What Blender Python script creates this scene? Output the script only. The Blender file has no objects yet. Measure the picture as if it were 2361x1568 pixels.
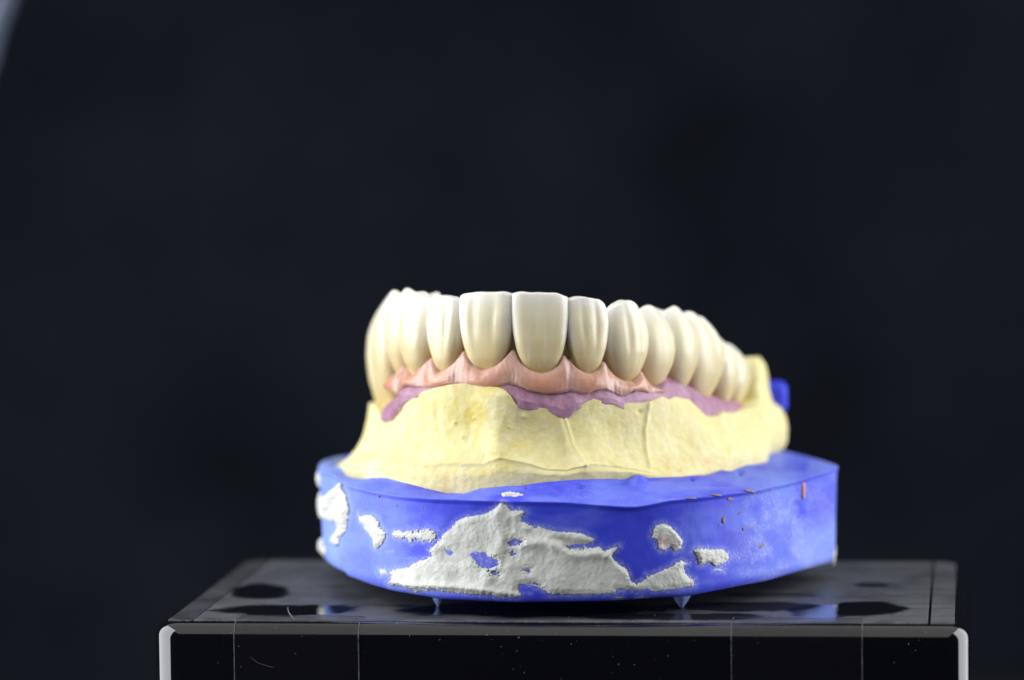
import bpy, math, random
import numpy as np
from math import sin, cos, tan, atan, radians, pi
from mathutils import Matrix

random.seed(7); rng = np.random.RandomState(7)
S = bpy.context.scene
COL = S.collection
MM = 0.001

# ------------------------------------------------------------------ camera
F = 9500.0                      # focal length in pixels of a 2360 px wide picture
D = 560.0                       # mm from the lens to the front of the cast
TH = atan(706 / F); RO = radians(.66)
fw = np.array([0, cos(TH), -sin(TH)]); r0 = np.array([1., 0, 0]); u0 = np.array([0, sin(TH), cos(TH)])
rt = r0 * cos(RO) - u0 * sin(RO); up = u0 * cos(RO) + r0 * sin(RO)
H = D * tan(TH + atan((1434 - 784) / F))
CAM = np.array([0, -D, H])
cd = bpy.data.cameras.new('camera'); cam = bpy.data.objects.new('camera', cd); COL.objects.link(cam)
m4 = Matrix.Identity(4)
for i in range(3):
    m4[i][0] = rt[i]; m4[i][1] = up[i]; m4[i][2] = -fw[i]; m4[i][3] = CAM[i] * MM
cam.matrix_world = m4
cd.sensor_width = 36; cd.lens = F / 2360 * 36
cd.clip_start = .02; cd.clip_end = 10
cd.dof.use_dof = True; cd.dof.focus_distance = (D + 9) * MM; cd.dof.aperture_fstop = 11
S.camera = cam

# ------------------------------------------------------------------ world, lamps, exposure
w = bpy.data.worlds.new("World"); S.world = w; w.use_nodes = True
bg = w.node_tree.nodes['Background']; bg.inputs[0].default_value = (.55, .65, 1, 1); bg.inputs[1].default_value = .012
S.view_settings.view_transform = 'Standard'; S.view_settings.look = 'None'
S.view_settings.exposure = 0; S.view_settings.gamma = 1


def area(name, loc, target, sx, sy, radiance, col):
    l = bpy.data.lights.new(name, 'AREA'); l.shape = 'RECTANGLE'; l.size = sx * MM; l.size_y = sy * MM
    l.energy = radiance * pi * sx * sy * 1e-6; l.color = col
    o = bpy.data.objects.new(name, l); COL.objects.link(o)
    from mathutils import Vector
    o.location = [c * MM for c in loc]
    d = Vector([t - c for t, c in zip(target, loc)])
    o.rotation_euler = d.to_track_quat('-Z', 'Y').to_euler()
    return o


area('softbox_lamp', (-330, -20, 120), (0, 20, 25), 380, 400, 6.3, (.955, .97, 1))
area('softbox_lamp', (350, 20, 115), (0, 20, 25), 340, 370, 5.5, (.955, .97, 1))
area('ceiling_bounce', (0, -230, 480), (0, -229, 10), 900, 1250, .95, (1, .99, .96))  # added area light standing in for ceiling bounce, also fills the front

# ------------------------------------------------------------------ helpers


def pj(p):
    v = np.asarray(p, float) - CAM
    d = v @ fw
    return 1180 + F * (v @ rt) / d, 784 - F * (v @ up) / d


def atz(px, py, z):
    d = rt * (px - 1180) / F + up * (784 - py) / F + fw
    return CAM + d * (z - H) / d[2]


def aty(px, py, y):
    d = rt * (px - 1180) / F + up * (784 - py) / F + fw
    return CAM + d * (y + D) / d[1]


def zat(x, y, py):              # height at plan point (x, y) seen at picture row py
    k = (784 - py) / F
    a = x * up[0] + (y + D) * up[1]; b = x * fw[0] + (y + D) * fw[1]
    return H - (a - k * b) / (up[2] - k * fw[2])


def zcurve(x, y, curve, z0=20.):
    z = np.full(np.shape(x), z0, float)
    cx = [c[0] for c in curve]; cy = [c[1] for c in curve]
    for _ in range(3):
        px, _q = pj(np.stack([x, y, z], -1))
        z = zat(x, y, np.interp(px, cx, cy))
    return z


def _h(i, j, k, s):
    n = (i * 374761393 + j * 668265263 + k * 2147483647 + s * 974711) & 0xffffffff
    n = ((n ^ (n >> 13)) * 1274126177) & 0xffffffff
    n = ((n ^ (n >> 16)) * 2246822519) & 0xffffffff
    return ((n ^ (n >> 15)) & 0xffff) / 65535.0


def vn(p, s=0):
    p = np.asarray(p, float); f = np.floor(p); t = p - f; f = f.astype(np.int64)
    t = t * t * (3 - 2 * t); r = 0
    for a in (0, 1):
        for b in (0, 1):
            for c in (0, 1):
                wgt = (t[..., 0] if a else 1 - t[..., 0]) * (t[..., 1] if b else 1 - t[..., 1]) * (t[..., 2] if c else 1 - t[..., 2])
                r = r + wgt * _h(f[..., 0] + a, f[..., 1] + b, f[..., 2] + c, s)
    return r * 2 - 1


def fbm(p, freq, octv=4, s=0, gain=.5):
    r = 0; a = 1; n = 0
    for o in range(octv):
        r = r + a * vn(np.asarray(p) * freq + 17.3 * o + 100, s + o); n += a; a *= gain; freq *= 2.03
    return r / n


def sstep(a, b, x):
    t = np.clip((x - a) / (b - a), 0, 1); return t * t * (3 - 2 * t)


def pdist(px, py, line):        # distance to an open polyline
    d = np.full(np.shape(px), 1e9)
    for (x0, y0), (x1, y1) in zip(line[:-1], line[1:]):
        vx, vy = x1 - x0, y1 - y0
        t = np.clip(((px - x0) * vx + (py - y0) * vy) / (vx * vx + vy * vy + 1e-9), 0, 1)
        d = np.minimum(d, np.hypot(px - x0 - t * vx, py - y0 - t * vy))
    return d


def sdf(px, py, poly):          # signed distance, positive inside
    d = pdist(px, py, list(poly) + [poly[0]])
    ins = np.zeros(np.shape(px), bool)
    n = len(poly)
    for i in range(n):
        x0, y0 = poly[i]; x1, y1 = poly[(i + 1) % n]
        if y0 == y1:
            continue
        c = ((y0 > py) != (y1 > py)) & (px < (x1 - x0) * (py - y0) / (y1 - y0) + x0)
        ins ^= c
    return np.where(ins, d, -d)


def catmull(pts, n):            # dense resample through points, even in length
    P = np.array(pts, float); P = np.vstack([2 * P[0] - P[1], P, 2 * P[-1] - P[-2]])
    out = []
    for i in range(1, len(P) - 2):
        t = np.linspace(0, 1, 40, endpoint=False)[:, None]
        a, b, c, d = P[i - 1:i + 3]
        out.append(.5 * (2 * b + (c - a) * t + (2 * a - 5 * b + 4 * c - d) * t * t + (3 * b - a - 3 * c + d) * t ** 3))
    out.append(P[-2:-1]); Q = np.vstack(out)
    L = np.r_[0, np.cumsum(np.hypot(*np.diff(Q[:, :2], axis=0).T))]
    s = np.linspace(0, L[-1], n)
    return np.stack([np.interp(s, L, Q[:, k]) for k in range(Q.shape[1])], 1)


def normals2(C):                # outward (towards the camera side) normals of a left-to-right plan curve
    T = np.gradient(C, axis=0); T /= np.linalg.norm(T, axis=1)[:, None] + 1e-12
    return np.stack([T[:, 1], -T[:, 0]], 1)


def grid_faces(nr, nc, closed=False):
    i = np.arange(nr - 1)[:, None]; j = np.arange(nc if closed else nc - 1)[None, :]
    a = i * nc + j; b = i * nc + (j + 1) % nc
    return np.stack([a, b, b + nc, a + nc], -1).reshape(-1, 4)


def mesh(name, V, Fc, mat, parent=None, org=(0, 0, 0), attrs=None, smooth=True, flip=False):
    V = (np.asarray(V, float).reshape(-1, 3) - np.array(org)) * MM
    me = bpy.data.meshes.new(name)
    if isinstance(Fc, np.ndarray):
        Fc = Fc.tolist()
    if flip:
        Fc = [list(reversed(f)) for f in Fc]
    me.from_pydata(V.tolist(), [], Fc)
    me.materials.append(mat)
    if smooth:
        me.polygons.foreach_set('use_smooth', [True] * len(me.polygons))
    for k, a in (attrs or {}).items():
        at = me.attributes.new(k, 'FLOAT', 'POINT'); at.data.foreach_set('value', np.asarray(a, np.float32).ravel())
    me.update()
    o = bpy.data.objects.new(name, me); COL.objects.link(o)
    if parent is not None:
        o.parent = parent
    else:
        o.location = [c * MM for c in org]
    return o


def thing(name, label, cat, org, group=None):
    o = bpy.data.objects.new(name, None); COL.objects.link(o)
    o.location = [c * MM for c in org]; o.empty_display_size = .01
    o['label'] = label; o['category'] = cat
    if group:
        o['group'] = group
    return o


def tag(o, label, cat, group=None):
    o['label'] = label; o['category'] = cat
    if group:
        o['group'] = group


# ------------------------------------------------------------------ materials
class NT:
    def __init__(s, name):
        s.m = bpy.data.materials.new(name); s.m.use_nodes = True; s.t = s.m.node_tree
        s.b = s.t.nodes['Principled BSDF']; s.out = s.t.nodes['Material Output']
        tc = s.n('ShaderNodeTexCoord'); v = s.n('ShaderNodeVectorMath'); v.operation = 'SCALE'; v.inputs['Scale'].default_value = 1000
        s.l(tc.outputs['Object'], v.inputs[0]); s.mm = v.outputs[0]

    def n(s, t): return s.t.nodes.new(t)
    def l(s, a, b): s.t.links.new(a, b)

    def noise(s, scale, det=4, rough=.55, stretch=None, dist=0):
        n = s.n('ShaderNodeTexNoise'); n.inputs['Scale'].default_value = scale; n.inputs['Detail'].default_value = det
        n.inputs['Roughness'].default_value = rough; n.inputs['Distortion'].default_value = dist
        if stretch:
            mp = s.n('ShaderNodeMapping'); mp.inputs['Scale'].default_value = stretch; s.l(s.mm, mp.inputs[0]); s.l(mp.outputs[0], n.inputs[0])
        else:
            s.l(s.mm, n.inputs[0])
        return n.outputs[0]

    def attr(s, name):
        n = s.n('ShaderNodeAttribute'); n.attribute_name = name; return n.outputs['Fac']

    def ramp(s, fac, stops):
        r = s.n('ShaderNodeValToRGB'); e = r.color_ramp.elements
        while len(e) < len(stops):
            e.new(.5)
        for el, (p, c) in zip(e, stops):
            el.position = p; el.color = (*c, 1) if len(c) == 3 else c
        s.l(fac, r.inputs[0]); return r.outputs[0]

    def rng(s, fac, a, b, lo=0, hi=1):
        r = s.n('ShaderNodeMapRange'); r.inputs[1].default_value = a; r.inputs[2].default_value = b
        r.inputs[3].default_value = lo; r.inputs[4].default_value = hi; s.l(fac, r.inputs[0]); return r.outputs[0]

    def math(s, op, a, b):
        r = s.n('ShaderNodeMath'); r.operation = op
        for i, v in enumerate((a, b)):
            if isinstance(v, (int, float)):
                r.inputs[i].default_value = v
            else:
                s.l(v, r.inputs[i])
        return r.outputs[0]

    def mix(s, fac, a, b):
        r = s.n('ShaderNodeMix'); r.data_type = 'RGBA'
        for i, v in ((0, fac), (6, a), (7, b)):
            if isinstance(v, (int, float)):
                r.inputs[i].default_value = v
            elif isinstance(v, tuple):
                r.inputs[i].default_value = (*v, 1)
            else:
                s.l(v, r.inputs[i])
        return r.outputs[2]

    def bump(s, h, dist_mm, strength=1.0):
        b = s.n('ShaderNodeBump'); b.inputs['Distance'].default_value = dist_mm * MM; b.inputs['Strength'].default_value = strength
        s.l(h, b.inputs['Height']); return b

    def set(s, **k):
        for a, v in k.items():
            i = s.b.inputs[a.replace('_', ' ')]
            if isinstance(v, (int, float)):
                i.default_value = v
            elif isinstance(v, tuple):
                i.default_value = (*v, 1) if i.type == 'RGBA' and len(v) == 3 else v
            else:
                s.l(v, i)
        return s


def m_backdrop():
    t = NT('black_backdrop')
    n = t.noise(.02, 3)
    c = t.ramp(n, [(.3, (.0030, .0038, .0064)), (.7, (.0064, .0077, .0120))])
    return t.set(Base_Color=c, Roughness=.95, Specular_IOR_Level=.05).m


def m_yellow():
    t = NT('yellow_stone')
    a = t.noise(.22, 5, .6, dist=.6); b = t.noise(.9, 4); v = t.noise(.55, 4, .6, (1, 1, .35))
    c = t.ramp(b, [(.3, (.69, .62, .30)), (.7, (.77, .71, .41))])
    oc = t.math('MULTIPLY', t.rng(a, .36, .62), t.attr('ochre'))
    c = t.mix(oc, c, (.60, .49, .11))
    c = t.mix(t.math('MULTIPLY', t.rng(v, .52, .70), .35), c, (.80, .76, .54))
    k = t.math('MULTIPLY', t.rng(t.noise(.45, 5, .7, dist=1), .52, .60), t.attr('pink'))
    c = t.mix(t.math('MULTIPLY', k, .55), c, (.72, .34, .17))
    p = t.noise(6, 3); pit = t.rng(t.noise(2.2, 2), .27, .33); bm = t.bump(t.math('ADD', t.math('ADD', p, t.math('MULTIPLY', b, 2.0)), pit), .065, .75)
    t.l(bm.outputs[0], t.b.inputs['Normal'])
    return t.set(Base_Color=c, Roughness=.7, Specular_IOR_Level=.12, Subsurface_Weight=.0, Subsurface_Radius=(1, .8, .4), Subsurface_Scale=.0005).m


def m_blue():
    t = NT('blue_plaster')
    a = t.noise(.18, 5, .6, dist=.4)
    c = t.ramp(a, [(.3, (.034, .046, .62)), (.7, (.048, .068, .72))])
    # powder worn into the plaster, and stains with their own outline
    pw = t.rng(t.noise(2.6, 6, .8), .50, .64)
    du = t.math('MINIMUM', t.math('MULTIPLY', t.attr('dust'), t.math('ADD', t.math('MULTIPLY', pw, .8), .2)), 1.0)
    c = t.mix(du, c, (.48, .55, .82))
    c = t.mix(t.attr('film'), c, (.30, .44, .92))  # pale flank tone: side-light sheen and powder painted into the colour
    pk = t.math('MULTIPLY', t.rng(t.noise(.7, 5, .7, dist=1.2), .57, .65), t.attr('pink'))
    c = t.mix(t.math('MULTIPLY', pk, .4), c, (.66, .42, .36))
    sp = t.rng(t.noise(9, 2), .70, .76)
    c = t.mix(t.math('MULTIPLY', sp, .35), c, (.6, .62, .8))
    bm = t.bump(t.noise(5, 4), .035, .7); t.l(bm.outputs[0], t.b.inputs['Normal'])
    return t.set(Base_Color=c, Roughness=.5, Specular_IOR_Level=.3).m


def m_smear():
    t = NT('white_plaster')
    a = t.noise(.5, 5, .6)
    c = t.ramp(a, [(.3, (.58, .59, .55)), (.7, (.70, .71, .67))])
    c = t.mix(t.math('MULTIPLY', t.rng(t.noise(.8, 3), .5, .62), t.attr('pink')), c, (.62, .38, .34))
    pores = t.rng(t.noise(7, 3, .6), .36, .42, 0, 1)
    h = t.math('ADD', t.noise(4, 5, .7), t.math('MULTIPLY', pores, .8))
    bm = t.bump(h, .06, .7); t.l(bm.outputs[0], t.b.inputs['Normal'])
    return t.set(Base_Color=c, Roughness=.85, Specular_IOR_Level=.2).m


def m_tooth():
    t = NT('tooth_ceramic')
    v = t.attr('tv'); e = t.attr('te')
    jit = t.math('MULTIPLY', t.math('SUBTRACT', t.noise(.5, 3, .5, (1, 1, .25)), .5), .25)
    c = t.ramp(t.math('ADD', v, jit), [(0, (.60, .46, .20)), (.22, (.68, .57, .31)), (.55, (.71, .635, .41)), (.82, (.73, .69, .52)), (1, (.77, .76, .69))])
    c = t.mix(t.math('MULTIPLY', e, .85), c, (.80, .80, .76))
    st = t.rng(t.noise(1.6, 3, .6, (1, 1, .06)), .58, .75)
    c = t.mix(t.math('MULTIPLY', st, .45), c, (.78, .78, .72))
    bm = t.bump(t.noise(2.4, 4, .6, (1, 1, .10)), .05, .6); t.l(bm.outputs[0], t.b.inputs['Normal'])
    return t.set(Base_Color=c, Roughness=.36, Specular_IOR_Level=.45, Subsurface_Weight=.65, Subsurface_Radius=(1, .72, .42), Subsurface_Scale=.0013,
                 Coat_Weight=.3, Coat_Roughness=.16).m


def m_pink():
    t = NT('pink_ceramic')
    pa = t.attr('pap')
    c = t.mix(t.math('MINIMUM', t.math('ADD', pa, t.rng(t.noise(.6, 4), .4, .7, -.1, .35)), 1.0), (.54, .25, .155), (.52, .31, .25))
    st = t.rng(t.noise(.9, 4, .65, (1, 1, .55), dist=1.6), .48, .74)
    c = t.mix(t.math('MULTIPLY', st, t.math('ADD', t.math('MULTIPLY', pa, .45), .10)), c, (.70, .55, .52))
    bm = t.bump(t.noise(1.6, 4, .6, (1, 1, .5)), .07, .6); t.l(bm.outputs[0], t.b.inputs['Normal'])
    return t.set(Base_Color=c, Roughness=.4, Subsurface_Weight=.3, Subsurface_Radius=(1, .4, .3), Subsurface_Scale=.0008, Coat_Weight=.4, Coat_Roughness=.18).m


def m_purple():
    t = NT('purple_silicone')
    c = t.ramp(t.noise(.6, 4, .6), [(.3, (.29, .125, .20)), (.7, (.45, .25, .35))])
    c = t.mix(t.rng(t.noise(4, 4, .7), .56, .72, 0, .6), c, (.58, .47, .53))
    bm = t.bump(t.noise(5, 4, .6), .09, .7); t.l(bm.outputs[0], t.b.inputs['Normal'])
    return t.set(Base_Color=c, Roughness=.42, Subsurface_Weight=.2, Subsurface_Radius=(1, .6, .9), Subsurface_Scale=.0006).m


def m_black(name='black_gloss'):
    t = NT(name)
    return t.set(Base_Color=(.0035, .0037, .0055), Roughness=.06, Specular_IOR_Level=.75).m


def m_top():
    t = NT('dusty_black_gloss')
    d = t.attr('dust')
    g = t.rng(t.noise(9, 3, .7), .35, .7, .55, 1.25)
    k = t.math('MINIMUM', t.math('MULTIPLY', d, g), 1.0)
    c = t.mix(k, (.0035, .0037, .0055), (.125, .13, .14))
    r = t.rng(k, 0, .6, .05, .6)
    t.set(Base_Color=c, Roughness=r, Specular_IOR_Level=t.rng(k, 0, .8, .5, .12))
    return t.m


def m_plain(name, col, rough=.5, **k):
    t = NT(name)
    n = t.noise(1.5, 4)
    c = t.mix(t.rng(n, .3, .7), tuple(x * .85 for x in col), tuple(min(1, x * 1.12) for x in col))
    return t.set(Base_Color=c, Roughness=rough, **k).m


def m_tape():
    t = NT('clear_film')
    tr = t.n('ShaderNodeBsdfTransparent'); mx = t.n('ShaderNodeMixShader'); mx.inputs[0].default_value = .10
    t.set(Base_Color=(.02, .02, .025), Roughness=.04)
    t.l(tr.outputs[0], mx.inputs[1]); t.l(t.b.outputs[0], mx.inputs[2]); t.l(mx.outputs[0], t.out.inputs[0])
    return t.m


def m_edge():
    t = NT('dusty_film_edge')
    a = t.rng(t.noise(2.2, 5, .75), .38, .66)
    c = t.mix(a, (.012, .012, .015), (.15, .15, .155))
    return t.set(Base_Color=c, Roughness=.7).m


MAT = dict(backdrop=m_backdrop(), yellow=m_yellow(), blue=m_blue(), smear=m_smear(), tooth=m_tooth(), pink=m_pink(), purple=m_purple(),
           black=m_black(), top=m_top(), tape=m_tape(), edge=m_edge(),
           red=m_plain('red_speck', (.55, .06, .06)), chip=m_plain('salmon_residue', (.55, .26, .18), .8), brown=m_plain('brown_residue', (.28, .20, .20), .85),
           dust=m_plain('dust_grain', (.42, .42, .43), .9), scuff=m_plain('grey_scuff', (.13, .13, .28), .8), tube=m_plain('pale_blue_plastic', (.06, .078, .125), .5), table=m_plain('black_table', (.006, .006, .008), .5))

# ------------------------------------------------------------------ setting: backdrop and table
nx, nz = 150, 110
gx = np.linspace(-420, 420, nx); gz = np.linspace(-62, 520, nz)
X, Z = np.meshgrid(gx, gz); Y = np.full_like(X, 330.)
px, py = pj(np.stack([X, Y, Z], -1))
# two shallow folds in the cloth, up on the left
for ln, a in (([(120, -40), (215, 45), (295, 100)], 1.0), ([(295, 100), (380, 40), (450, -40)], .55)):
    d = pdist(px, py, ln); Y = Y - 2.2 * a * np.exp(-(d / 16) ** 2)
Y = Y - 1.2 * fbm(np.stack([X, Y * 0, Z], -1), .012, 3, 5)
o = mesh('backdrop', np.stack([X, Y, Z], -1), grid_faces(nz, nx), MAT['backdrop']); o['kind'] = 'structure'
o = mesh('table', [(-500, -300, -62), (500, -300, -62), (500, 340, -62), (-500, 340, -62), (-500, -300, -80), (500, -300, -80), (500, 340, -80), (-500, 340, -80)],
         [[0, 1, 2, 3], [7, 6, 5, 4], [0, 4, 5, 1], [1, 5, 6, 2], [2, 6, 7, 3], [3, 7, 4, 0]], MAT['table'], smooth=False); o['kind'] = 'structure'

# ------------------------------------------------------------------ glossy black display block
BA = radians(6.33)
bu = np.array([cos(BA), -sin(BA)]); bv = np.array([sin(BA), cos(BA)])
BF = np.array([5.75, -.85])     # middle of the front edge of its flat top
HW, DEP = 54.0, 64.5            # half width and depth of that flat


def box2w(u, v, z=0.):
    u, v = np.broadcast_arrays(np.asarray(u, float), np.asarray(v, float))
    return np.stack([BF[0] + u * bu[0] + v * bv[0], BF[1] + u * bu[1] + v * bv[1], np.zeros_like(u) + z], -1)


def w2box(P):
    q = np.asarray(P)[..., :2] - BF
    return q @ bu, q @ bv


def rrect(u0_, u1_, v0_, v1_, rf, rb, n=10):
    pts = []
    for cu, cv, a0, r in ((u0_ + rf, v0_ + rf, pi, rf), (u1_ - rf, v0_ + rf, 1.5 * pi, rf), (u1_ - rb, v1_ - rb, 0, rb), (u0_ + rb, v1_ - rb, .5 * pi, rb)):
        for k in range(n + 1):
            a = a0 + .5 * pi * k / n
            pts.append((cu + r * cos(a), cv + r * sin(a)))
    return np.array(pts)


BR = 2.2
ORG_B = (BF[0] + 30 * bv[0], BF[1] + 30 * bv[1], -62)
stand = thing('display_block', 'glossy black rounded block with a dusty top that carries the dental model', 'display stand', ORG_B)
rings = []
prof = [(-.3, -61.9), (0, -60.5), (0, -30), (0, -BR - .001)] + [(BR * (1 - cos(a)), -BR + BR * sin(a)) for a in np.linspace(0, pi / 2, 11)[1:]]
for ins, z in prof:
    g = BR - ins                # how far this ring stands outside the flat top
    r = rrect(-HW - g, HW + g, -g, DEP + g, 1.9 + g, 4.2 + g)
    rings.append(box2w(r[:, 0], r[:, 1], z))
nc = len(rings[0]); V = np.vstack(rings)
Fc = grid_faces(len(rings), nc, True).tolist() + [list(range(nc))[::-1], [nc * (len(rings) - 1) + i for i in range(nc)]]
mesh('body', V, Fc, MAT['black'], stand, ORG_B)

PATCH = [(597, 1364, 78, 20, 1), (655, 1407, 185, 15, 1), (1230, 1404, 360, 19, 1), (1700, 1398, 240, 12, .75), (1984, 1404, 130, 18, 1), (1890, 1412, 80, 20, .85), (2007, 1348, 38, 6, .7),
         (1560, 1422, 260, 9, .8), (800, 1376, 90, 7, .35), (1780, 1372, 120, 7, .4)]


def top_dust(P):
    px, py = pj(P)
    n = fbm(P, .16, 4, 31); n2 = fbm(P, .5, 4, 37)
    d = np.full(px.shape, .70) + .34 * n + .14 * n2
    for cx, cy, rx, ry, a in PATCH:
        r = np.sqrt(((px - cx) / rx) ** 2 + ((py - cy) / ry) ** 2 + 1e-9) + .30 * n + .10 * n2
        d = d * (1 - a * (1 - sstep(.74, 1.06, r)))
    st = vn(P * np.array([.05, .9, 1]), 41)                # wiping streaks across the block
    d = d * (1 - .22 * sstep(.0, .8, st + .5 * n))
    d = d + .55 * sstep(1.8, .2, w2box(P)[1]) * sstep(-.2, .5, n2)
    return np.clip(d, 0, 1.2)


def top_slab(name, u0_, u1_, v0_, v1_, nu, nv, scale=1., rr=0.):
    gu = np.linspace(u0_, u1_, nu); gv = v0_ + (v1_ - v0_) * np.linspace(0, 1, nv) ** 1.3
    U, W = np.meshgrid(gu, gv)
    if rr:                      # the slab's rounded rear corner
        cu = u1_ - rr if u1_ > 0 else u0_ + rr; cv = v1_ - rr
        sg = 1 if u1_ > 0 else -1
        lim = np.where(W > cv, np.sqrt(np.maximum(rr * rr - (W - cv) ** 2, 0)), rr)
        edge = cu + sg * lim
        U = np.minimum(U, edge) if sg > 0 else np.maximum(U, edge)
    ragged = .12 * vn(np.stack([gu * 3, gu * 0, gu * 0], -1), 3)
    W = W + ragged[None, :] * (np.linspace(1, 0, nv)[:, None] ** 6)
    T = box2w(U, W, .14); Bt = box2w(U, W, -.02)
    V = np.vstack([T.reshape(-1, 3), Bt.reshape(-1, 3)]); n = nu * nv
    Fc = grid_faces(nv, nu).tolist()
    rim = [i for i in range(nu)] + [r * nu + nu - 1 for r in range(1, nv)] + [(nv - 1) * nu + c for c in range(nu - 2, -1, -1)] + [r * nu for r in range(nv - 2, 0, -1)]
    for a, b in zip(rim, rim[1:] + rim[:1]):
        Fc.append([b, a, a + n, b + n])
    dd = top_dust(T).ravel() * scale
    return mesh(name, V, Fc, MAT['top'], stand, ORG_B, {'dust': np.r_[dd, dd * 0 + .8]})


GU = 50.4
top_slab('top_panel', -GU, GU, 0, DEP, 420, 260)
top_slab('edge_strip', -HW, -GU - .38, 0, DEP, 40, 220, .62, 3.2)
top_slab('edge_strip', GU + .38, HW, 0, DEP, 40, 220, 1.05, 3.2)


def film(name, u0_, u1_, label):
    # clear adhesive film: from 4 mm back on the top, over the rounded edge and down the front
    path = [(v, .17) for v in (4.2, 2, .4)] + [(.4 - 1.0 * 0 - (BR + .06) * sin(a) - .4, -BR + (BR + .06) * cos(a)) for a in np.linspace(.08, pi / 2, 22)] + [(-BR - .06, z) for z in (-5, -12, -20, -30)]
    org = (*box2w((u0_ + u1_) / 2, -BR)[:2], -30)
    root = thing(name, label, 'clear tape', org, 'clear tape strips over the block front')

    def strip(a, b, lift, nm, mt, pth=path):
        V = []; gu = np.linspace(a, b, 3)
        for v, z in pth:
            d = np.array([v - .5, z + 2.5]); dn = d / np.linalg.norm(d)
            for k in (lift, lift - .03):
                V.append(box2w(gu, v + dn[0] * k, z + dn[1] * k))
        V = np.vstack(V); n = len(pth); Fc = []
        for i in range(n - 1):
            a0, b0 = i * 6, (i + 1) * 6
            for j in (0, 1):
                Fc.append([a0 + j, a0 + j + 1, b0 + j + 1, b0 + j]); Fc.append([a0 + 3 + j + 1, a0 + 3 + j, b0 + 3 + j, b0 + 3 + j + 1])
            Fc.append([a0, b0, b0 + 3, a0 + 3]); Fc.append([a0 + 2, a0 + 5, b0 + 5, b0 + 2])
        return mesh(nm, V, Fc, mt, root, org, smooth=False)
    strip(u0_, u1_, .03, 'film', MAT['tape'])
    for e in (u0_, u1_):
        strip(e - .07, e + .07, .06, 'edge', MAT['edge'])
    strip(u0_ + .1, u1_ - .1, .06, 'end', MAT['edge'], [(4.2, .19), (4.05, .19)])
    return root


def upx(px, z=-5.):             # block coordinate u at the front face seen at column px
    q = aty(px, 1500, -1); return w2box(q)[0]


film('clear_tape', upx(531), upx(824), 'clear tape strip down the black block front, on the left half')
film('clear_tape', upx(1690), upx(1990), 'clear tape strip down the black block front, on the right half')

# ------------------------------------------------------------------ the tooth arch (shared plan of bridge, gum and cast)
YAW = radians(9); MID = np.array([-.05, 12.0])


def loc2w(q):
    q = np.asarray(q, float)
    return np.stack([MID[0] + q[..., 0] * cos(YAW) + q[..., 1] * sin(YAW), MID[1] - q[..., 0] * sin(YAW) + q[..., 1] * cos(YAW)], -1)


SPAN = [(8.0, 13), (6.35, 34), (7.3, 48), (6.8, 60), (6.6, 66), (9.3, 72), (5.6, 78), (6.4, 80)]
ch = [np.array([0., 0.])]
for wd, an in SPAN:
    ch.append(ch[-1] + wd * np.array([cos(radians(an)), sin(radians(an))]))
right = [tuple(c) for c in ch]; left = [(-c[0], c[1]) for c in ch]
ext = ch[-1] + 9 * np.array([cos(radians(86)), sin(radians(86))])
ctrl = [(-ext[0], ext[1])] + left[::-1] + right[1:] + [tuple(ext)]
# push the spline slightly out between contacts so that it hugs the crowns
NA = 760
ARCH = catmull(loc2w(np.array(ctrl)), NA)
ARN = normals2(ARCH)
k = np.ones(25) / 25
ARN = np.stack([np.convolve(np.pad(ARN[:, i], 12, mode='edge'), k, 'valid') for i in (0, 1)], 1)
ARN /= np.linalg.norm(ARN, axis=1)[:, None]
ARS = np.r_[0, np.cumsum(np.hypot(*np.diff(ARCH, axis=0).T))]
contacts = loc2w(np.array(left[::-1] + right[1:]))
cs = [ARS[np.argmin(np.hypot(*(ARCH - c).T))] for c in contacts]      # arc position of each contact, left to right
cen = np.full(NA, 1.)           # 0 at a crown's middle, 1 at a contact
for a, b in zip(cs[:-1], cs[1:]):
    mk = (ARS >= a) & (ARS <= b); cen[mk] = np.abs(2 * (ARS[mk] - a) / (b - a) - 1)
APX = pj(np.c_[ARCH, np.full(NA, 32.)])[0]


def row(off, z):
    P = ARCH + ARN * (off[:, None] if np.ndim(off) else off)
    return np.c_[P, z]


def rowcurve(off, curve, z0=25.):
    P = ARCH + ARN * (off[:, None] if np.ndim(off) else off)
    return zcurve(P[:, 0], P[:, 1], curve, z0)


# ------------------------------------------------------------------ dental cast
T_ = [(835, 922), (856, 930), (865, 940), (872, 957), (877, 961.5), (901, 957), (912, 937), (930, 933), (948, 920), (963, 917), (970, 905), (1003, 894), (1036, 887), (1080, 883), (1113, 890), (1150, 893), (1166, 901), (1177, 913), (1190, 933), (1212, 937),
      (1229, 939), (1258, 942), (1274, 950), (1299, 967.6), (1321, 940.6), (1337, 934), (1369, 920), (1388, 925), (1407, 925), (1432, 939), (1445, 929.5), (1480, 929.5), (1502, 925), (1527.5, 914), (1543, 921.6), (1559, 915), (1591, 921.6), (1607, 937.5), (1623, 953), (1632, 961), (1654, 959.7), (1667, 950), (1692.5, 952), (1708, 944), (1722, 936), (1733, 922), (1739, 860), (1745, 828), (1752, 822), (1762, 822), (1900, 826)]
R_ = [(700, 1071), (787, 1071), (848, 1063), (881.5, 1064), (936.6, 1069.6), (958.7, 1076), (1003, 1069.6), (1047, 1066), (1113, 1068.5), (1135, 1061), (1152.8, 1054), (1190, 1062), (1210, 1066), (1258, 1080), (1305, 1082), (1347, 1071), (1400.6, 1072), (1464, 1082), (1496, 1090), (1543, 1096), (1559, 1098), (1623, 1091), (1664, 1079), (1680, 1083), (1718, 1068), (1765, 1060), (1797, 1046), (1830, 1035), (1950, 1030)]
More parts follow.
